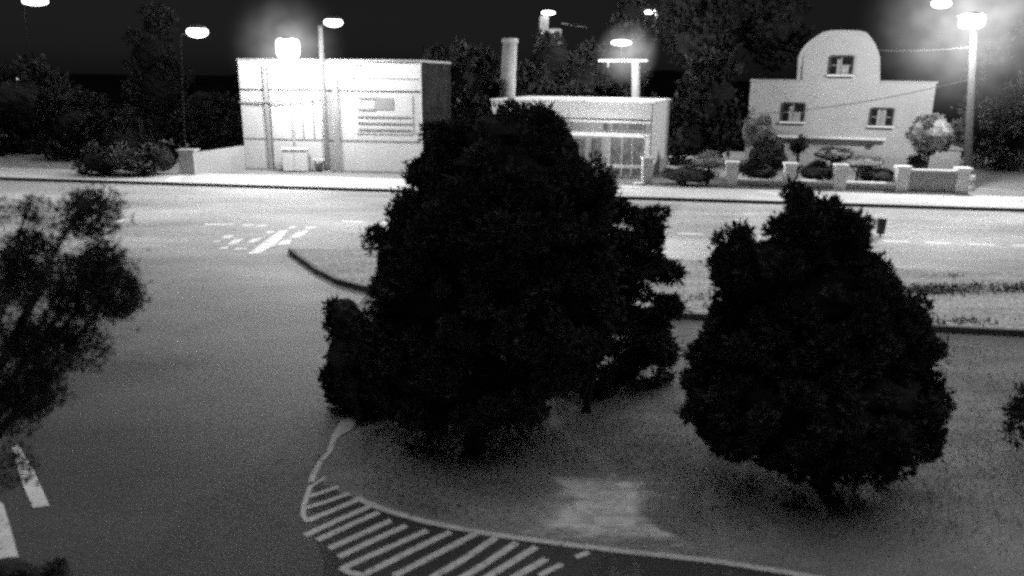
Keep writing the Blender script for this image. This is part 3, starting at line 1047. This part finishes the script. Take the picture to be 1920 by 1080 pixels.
# ------------------------------------------------------------------ trees and shrubs
# big conifer
T1 = [(845, 292, 62, 52), (1045, 290, 50, 60), (945, 272, 112, 68), (942, 340, 172, 110), (938, 430, 212, 140), (925, 560, 238, 150), (890, 690, 212, 118, -.2), (790, 500, 100, 130, .2), (1070, 370, 72, 90, -.2), (1060, 560, 100, 130, .2), (760, 640, 90, 100)]
tree('conifer', 'huge broad dark conifer filling the middle of the photo', 'conifer', flat(G(890, 845), 0), PL(T1, 12.6, .8), 110000, .10, M['leafblack'],
     trunk_r=.16, k=60, rmin=.10, rmax=.24, core=.80, elong=2.2, up=.7)
# looser conifer at the right
T1b = [(1165, 430, 40, 50), (1150, 600, 70, 70), (1190, 455, 52, 55), (1215, 550, 58, 70), (1130, 520, 80, 110), (1190, 630, 82, 40), (1100, 640, 90, 60), (1235, 600, 40, 50), (1080, 700, 80, 50), (1215, 428, 28, 38), (1165, 470, 60, 75), (1200, 520, 60, 60), (1180, 690, 90, 22), (1240, 650, 45, 26), (1105, 735, 70, 36), (1190, 715, 70, 18)]
tree('conifer', 'looser ragged conifer with light gaps on the right flank of the huge one', 'conifer', flat(G(1100, 772), 0), PL(T1b, 14.4, .8), 52000, .11, M['leafblack'],
     trunk_r=.07, k=26, rmin=.10, rmax=.28, core=0, elong=2.8, up=.2, squash=.5)
# columnar shrub at left
T1c = [(650, 600, 32, 46), (652, 690, 42, 84), (680, 730, 60, 64), (720, 700, 60, 80)]
tree('columnar_shrub', 'small upright dark shrub tucked against the left side of the huge conifer', 'shrub', flat(G(672, 795), 0), PL(T1c, 13.2, .9), 16000, .09, M['leafblack'],
     trunk_r=.05, k=90, rmin=.08, rmax=.16, core=.9, up=.9)
# right conifer
T2 = [(1506, 384, 30, 42), (1515, 420, 62, 50), (1538, 455, 80, 66), (1390, 490, 44, 58), (1455, 520, 110, 90), (1530, 560, 140, 110), (1500, 640, 180, 110), (1590, 640, 130, 120), (1525, 745, 240, 118, -.2), (1715, 600, 18, 36), (1560, 815, 185, 58, -.3), (1370, 790, 85, 66, -.2), (1640, 580, 52, 66), (1690, 690, 62, 96), (1392, 600, 52, 90), (1352, 705, 58, 80)]
tree('conifer', 'dark conical conifer with pointed top standing at the right', 'conifer', flat(G(1540, 905), 0), PL(T2, 11.2, .8), 120000, .09, M['leafblack'],
     trunk_r=.14, k=70, rmin=.09, rmax=.20, core=.80, elong=2.2, up=.7)
# loose broad tree at the left edge
T3 = [(-20, 450, 90, 80), (60, 430, 50, 45), (10, 560, 110, 100), (90, 550, 50, 50), (-20, 680, 120, 100), (70, 660, 60, 50), (140, 500, 30, 26), (160, 585, 34, 26), (0, 780, 80, 60), (-20, 850, 70, 60), (150, 395, 36, 18), (130, 640, 40, 26), (215, 560, 16, 14), (190, 500, 12, 18), (90, 740, 40, 30)]
tree('broadleaf_tree', 'loose broadleaf tree with ragged crown at the left edge', 'tree', Vector((-6.6, 7.3, 0)), PL(T3, 7.0, .9), 32000, .04, M['leafnear'],
     trunk_r=.09, k=34, rmin=.06, rmax=.26, core=0, elong=2.0, up=.1)
# near corner shrub, right edge shrub
tree('corner_shrub', 'black shrub top poking into the bottom left corner', 'shrub', flat(G(10, 1150), 0), PL([(5, 1090, 60, 40), (80, 1105, 50, 35)], 8.0), 2500, .08, M['leafblack'], trunk_r=.03, k=160, rmin=.06, rmax=.12)
tree('edge_shrub', 'dark twiggy shrub reaching in at the right edge', 'shrub', flat(G(1990, 850), 0), PL([(1945, 745, 45, 22), (1955, 800, 70, 28), (1925, 780, 28, 12)], 11.5), 1500, .12, M['leafblack'], trunk_r=.03, k=60, rmin=.08, rmax=.2, core=0)

# garden shrubs by the house
def shrub(label, px, py, rx, ry, Y, m, n=5000, size=.13, name='garden_shrub', group='shrubs round the gabled house', core=.88, k=16):
    rr_ = random.Random(int(px * 7 + py))
    sp_ = [(px, py, rx * .8, ry * .85)]
    for i in range(5 if ry < 25 else 3):
        sp_.append((px + rr_.uniform(-.5, .5) * rx, py + rr_.uniform(-.35, .3) * ry, rx * rr_.uniform(.35, .5), ry * rr_.uniform(.5, .75)))
    lb_ = PL(sp_, Y)
    b = at(px, py, Y); b.z = FC
    return tree(name, label, 'shrub', b, lb_, n, size, m, group=group, trunk_r=.08, core=core, k=k, rmin=.12, rmax=.26, minz=FC + .02)


Yw = pW.p.y
shrub('round clipped shrub tree against the left corner of the gabled house', 1425, 252, 38, 34, Yw + 3.2, M['leafgrey'])
shrub('pale round clipped shrub tree at the right corner of the gabled house', 1746, 252, 50, 40, Yw + 1.6, M['leafgrey'], n=11000)
shrub('tall dim bush below the left clipped shrub tree', 1440, 295, 42, 32, Yw + 2.2, M['leafdark'])
shrub('dark bush between the first two garden wall pillars', 1425, 322, 42, 15, Yw + .9, M['leafdark'])
shrub('dark bush spilling over between the second and third pillars', 1535, 322, 42, 15, Yw + .6, M['leafdark'])
shrub('dark oval bush between the third and fourth pillars', 1645, 331, 42, 14, Yw + .2, M['leafdark'])
shrub('dim bush under the porch ledge of the gabled house', 1560, 290, 45, 12, Yw + 2.0, M['leafgrey'])
shrub('small dark bush at the left foot of the low white outbuilding', 1718, 308, 18, 13, Yw + 1.4, M['leafdark'], n=1200)
shrub('small dark bush behind the lantern side of the house front', 1500, 272, 20, 14, Yw + 2.6, M['leafdark'], n=1200)
shrub('pale bush left of the garden wall pillars', 1330, 302, 36, 14, Yw + 1.2, M['leafgrey'], n=1500)
shrub('low wide bush beside the white post of the middle shop', 1285, 328, 60, 16, Yw + .8, M['leafdark'], n=1800)
shrub('long low dim bush in front of the fourth panel of the garden', 1610, 305, 60, 9, Yw + 1.5, M['leafgrey'], n=1500)


def bgtree(label, spec, Y, m, n=3500, size=.45, core=.7, bark=None, tr=.22, name='background_tree', k=2.2):
    lb_ = PL(spec, Y)
    b = at(spec[0][0], 200, Y); b.z = 0.1
    return tree(name, label, 'tree', b, lb_, n, size, m, group='trees behind the buildings', trunk_r=tr, bark=bark, core=core, k=k, rmin=.5, rmax=1.1, elong=1.8)


bgtree('tall dim tree added behind the right hand lamp post as lit haze', [(1895, 150, 70, 110), (1860, 240, 60, 70), (1925, 270, 70, 70)], 53, M['leafgrey'], 9000, .3)  # added tree, its paler leaves stand for lamp-lit haze
bgtree('huge black tree rising behind the left corner of the gabled house', [(1330, 60, 95, 80), (1440, 50, 80, 70), (1280, 20, 70, 60), (1380, 10, 90, 50)], 64, M['black'], 6000)
bgtree('dim leafy tree between the middle shop and the gabled house', [(1330, 190, 65, 75), (1300, 260, 60, 45), (1360, 240, 40, 60)], 54, M['leafdark'], 5000)
bgtree('dim tree between the white building and the middle shop', [(865, 150, 60, 70), (850, 210, 60, 60)], 58, M['leafdark'], 4500)
bgtree('black tree behind the white hedge corner at far left', [(240, 270, 70, 50), (150, 250, 70, 60), (290, 290, 50, 35)], 54, M['leafdusk'], 5000)
bgtree('dim bushy tree between the gate pillar and the white building', [(405, 240, 42, 45), (430, 290, 25, 30), (380, 200, 35, 40)], 54, M['leafdark'], 3500)
bgtree('faint narrow tall tree behind the far left trees', [(288, 48, 26, 22), (280, 100, 40, 40), (300, 160, 50, 45)], 74, M['leafdusk'], 3000)
cb = at(946, 230, 57); cb.z = FC
t = thing('concrete_column', cb, 'thick pale concrete column rising behind the left end of the low shop', 'column')
ct = at(956, 80, 57)
MB().tube([cb, ct], [.66, .52], 14).build('shaft', M['concrete'], t, smooth=True)
MB().tube([ct + Vector((0, 0, .003)), ct + Vector((0, 0, .28))], [.62, .56], 14).build('cap', M['concrete'], t)
bgtree('dark tree hiding the foot of the distant L shaped gable wall', [(1035, 115, 55, 40), (1010, 160, 60, 50), (1085, 150, 50, 50)], 68, M['leafdark'], 4500)
bgtree('dim tall tree above the cross bar lamp', [(1180, 40, 35, 45), (1160, 120, 45, 40)], 72, M['leafdark'], 2600)
bgtree('wide dark tree at the far left edge', [(40, 200, 90, 70), (60, 290, 80, 50)], 58, M['leafdusk'], 4500)
# dark hedge left of the gate pillar
hb = G(255, 331, FC)
tree('hedge', 'dark clipped hedge left of the white gate pillar', 'hedge', hb, PL([(300, 300, 36, 26), (250, 300, 45, 26), (195, 305, 45, 22)], hb.y + .8), 4000, .25, M['leafblack'], trunk_r=.06, k=8, rmin=.25, rmax=.45, minz=FC + .02)


# ground cover: weeds on the verge and grass in the bed
def blades(name, mm, pts, h0, h1, w):
    n = len(pts)
    p = np.array(pts)
    a = RNG.uniform(0, 2 * math.pi, n)
    h = RNG.uniform(h0, h1, n)
    lean = RNG.normal(size=(n, 2)) * .5 * h[:, None]
    dx = np.stack([np.cos(a), np.sin(a), np.zeros(n)], 1) * w
    tip = p + np.stack([lean[:, 0], lean[:, 1], h], 1)
    v = np.stack([p - dx, p + dx, tip], 1).reshape(-1, 3)
    f = np.arange(n * 3).reshape(n, 3)
    mb = MB()
    mb.v = v.tolist()
    mb.f = f.tolist()
    return tag(mb.build(name, mm), kind='stuff')


pts = []
cl = [G(random.uniform(1150, 2000), random.uniform(640, 1000)) for _ in range(260)] + [G(random.uniform(650, 1200), random.uniform(800, 960)) for _ in range(160)]
for c in cl:
    for _ in range(40):
        q = Vector((c.x + random.gauss(0, .45), c.y + random.gauss(0, .35), 0))
        py, px = proj_y(q)
        # stay inside the bed
        lim = np.interp(px, [p[0] for p in line_px], [p[1] for p in line_px])
        if px > 680 and py < lim - 12 and nu(q)[0] < n_kerb - .25:
            if ((px - 1125) / 130) ** 2 + ((py - 955) / 80) ** 2 < random.uniform(.3, 1.6):
                continue
            pts.append((q.x, q.y, 0))
blades('grass', M['grass'], pts, .02, .06, .008)
pts = []
for _ in range(45):
    c = G(random.uniform(1680, 2050), random.choice([536, 541, 545, 548, 604]), KZ)
    for _ in range(34):
        q = (c.x + random.gauss(0, .4), c.y + random.gauss(0, .16), KZ)
        if nu(q)[0] > n_kerb + .05 and nu(q)[0] < n_near - .1:
            pts.append(q)
for _ in range(70):
    u = random.uniform(u0 + 5, u0 + 40)
    c = RN(random.uniform(n_kerb + .4, n_near - .4), u, KZ)
    for _ in range(25):
        q = (c.x + random.gauss(0, .25), c.y + random.gauss(0, .12), KZ)
        if nu(q)[0] > n_kerb + .05 and nu(q)[0] < n_near - .1:
            pts.append(q)
blades('weeds', M['weeds'], pts, .04, .15, .02)

# ------------------------------------------------------------------ sky and moonlight
w = bpy.data.worlds.new('World')
scene.world = w
w.use_nodes = True
nt = w.node_tree
bg = nt.nodes['Background']
sky = nt.nodes.new('ShaderNodeTexSky')
sky.sky_type = 'NISHITA'
sky.sun_disc = False
sky.sun_elevation = math.radians(38)
sky.sun_rotation = math.radians(155)
bw = nt.nodes.new('ShaderNodeRGBToBW')
nt.links.new(sky.outputs[0], bw.inputs[0])
nt.links.new(bw.outputs[0], bg.inputs['Color'])
bg.inputs['Strength'].default_value = 0.0017
sd = bpy.data.lights.new('moon', 'SUN')
sd.energy = 1.7
sd.angle = math.radians(100)
so = bpy.data.objects.new('moon', sd)
C.objects.link(so)
so.rotation_euler = Euler((math.radians(-30), math.radians(10), 0))

# ------------------------------------------------------------------ render settings
scene.view_settings.view_transform = 'Standard'
scene.view_settings.look = 'None'
scene.view_settings.exposure = 0
scene.view_settings.gamma = 1
cy = scene.cycles
cy.max_bounces = 4
cy.diffuse_bounces = 2
cy.glossy_bounces = 1
cy.transparent_max_bounces = 12
cy.volume_bounces = 0
cy.use_denoising = False
cy.use_adaptive_sampling = True
cy.adaptive_threshold = 0.055
cy.adaptive_min_samples = 14
cy.light_sampling_threshold = 0.0
cy.filter_width = 3.1
cy.sample_clamp_indirect = 2.0
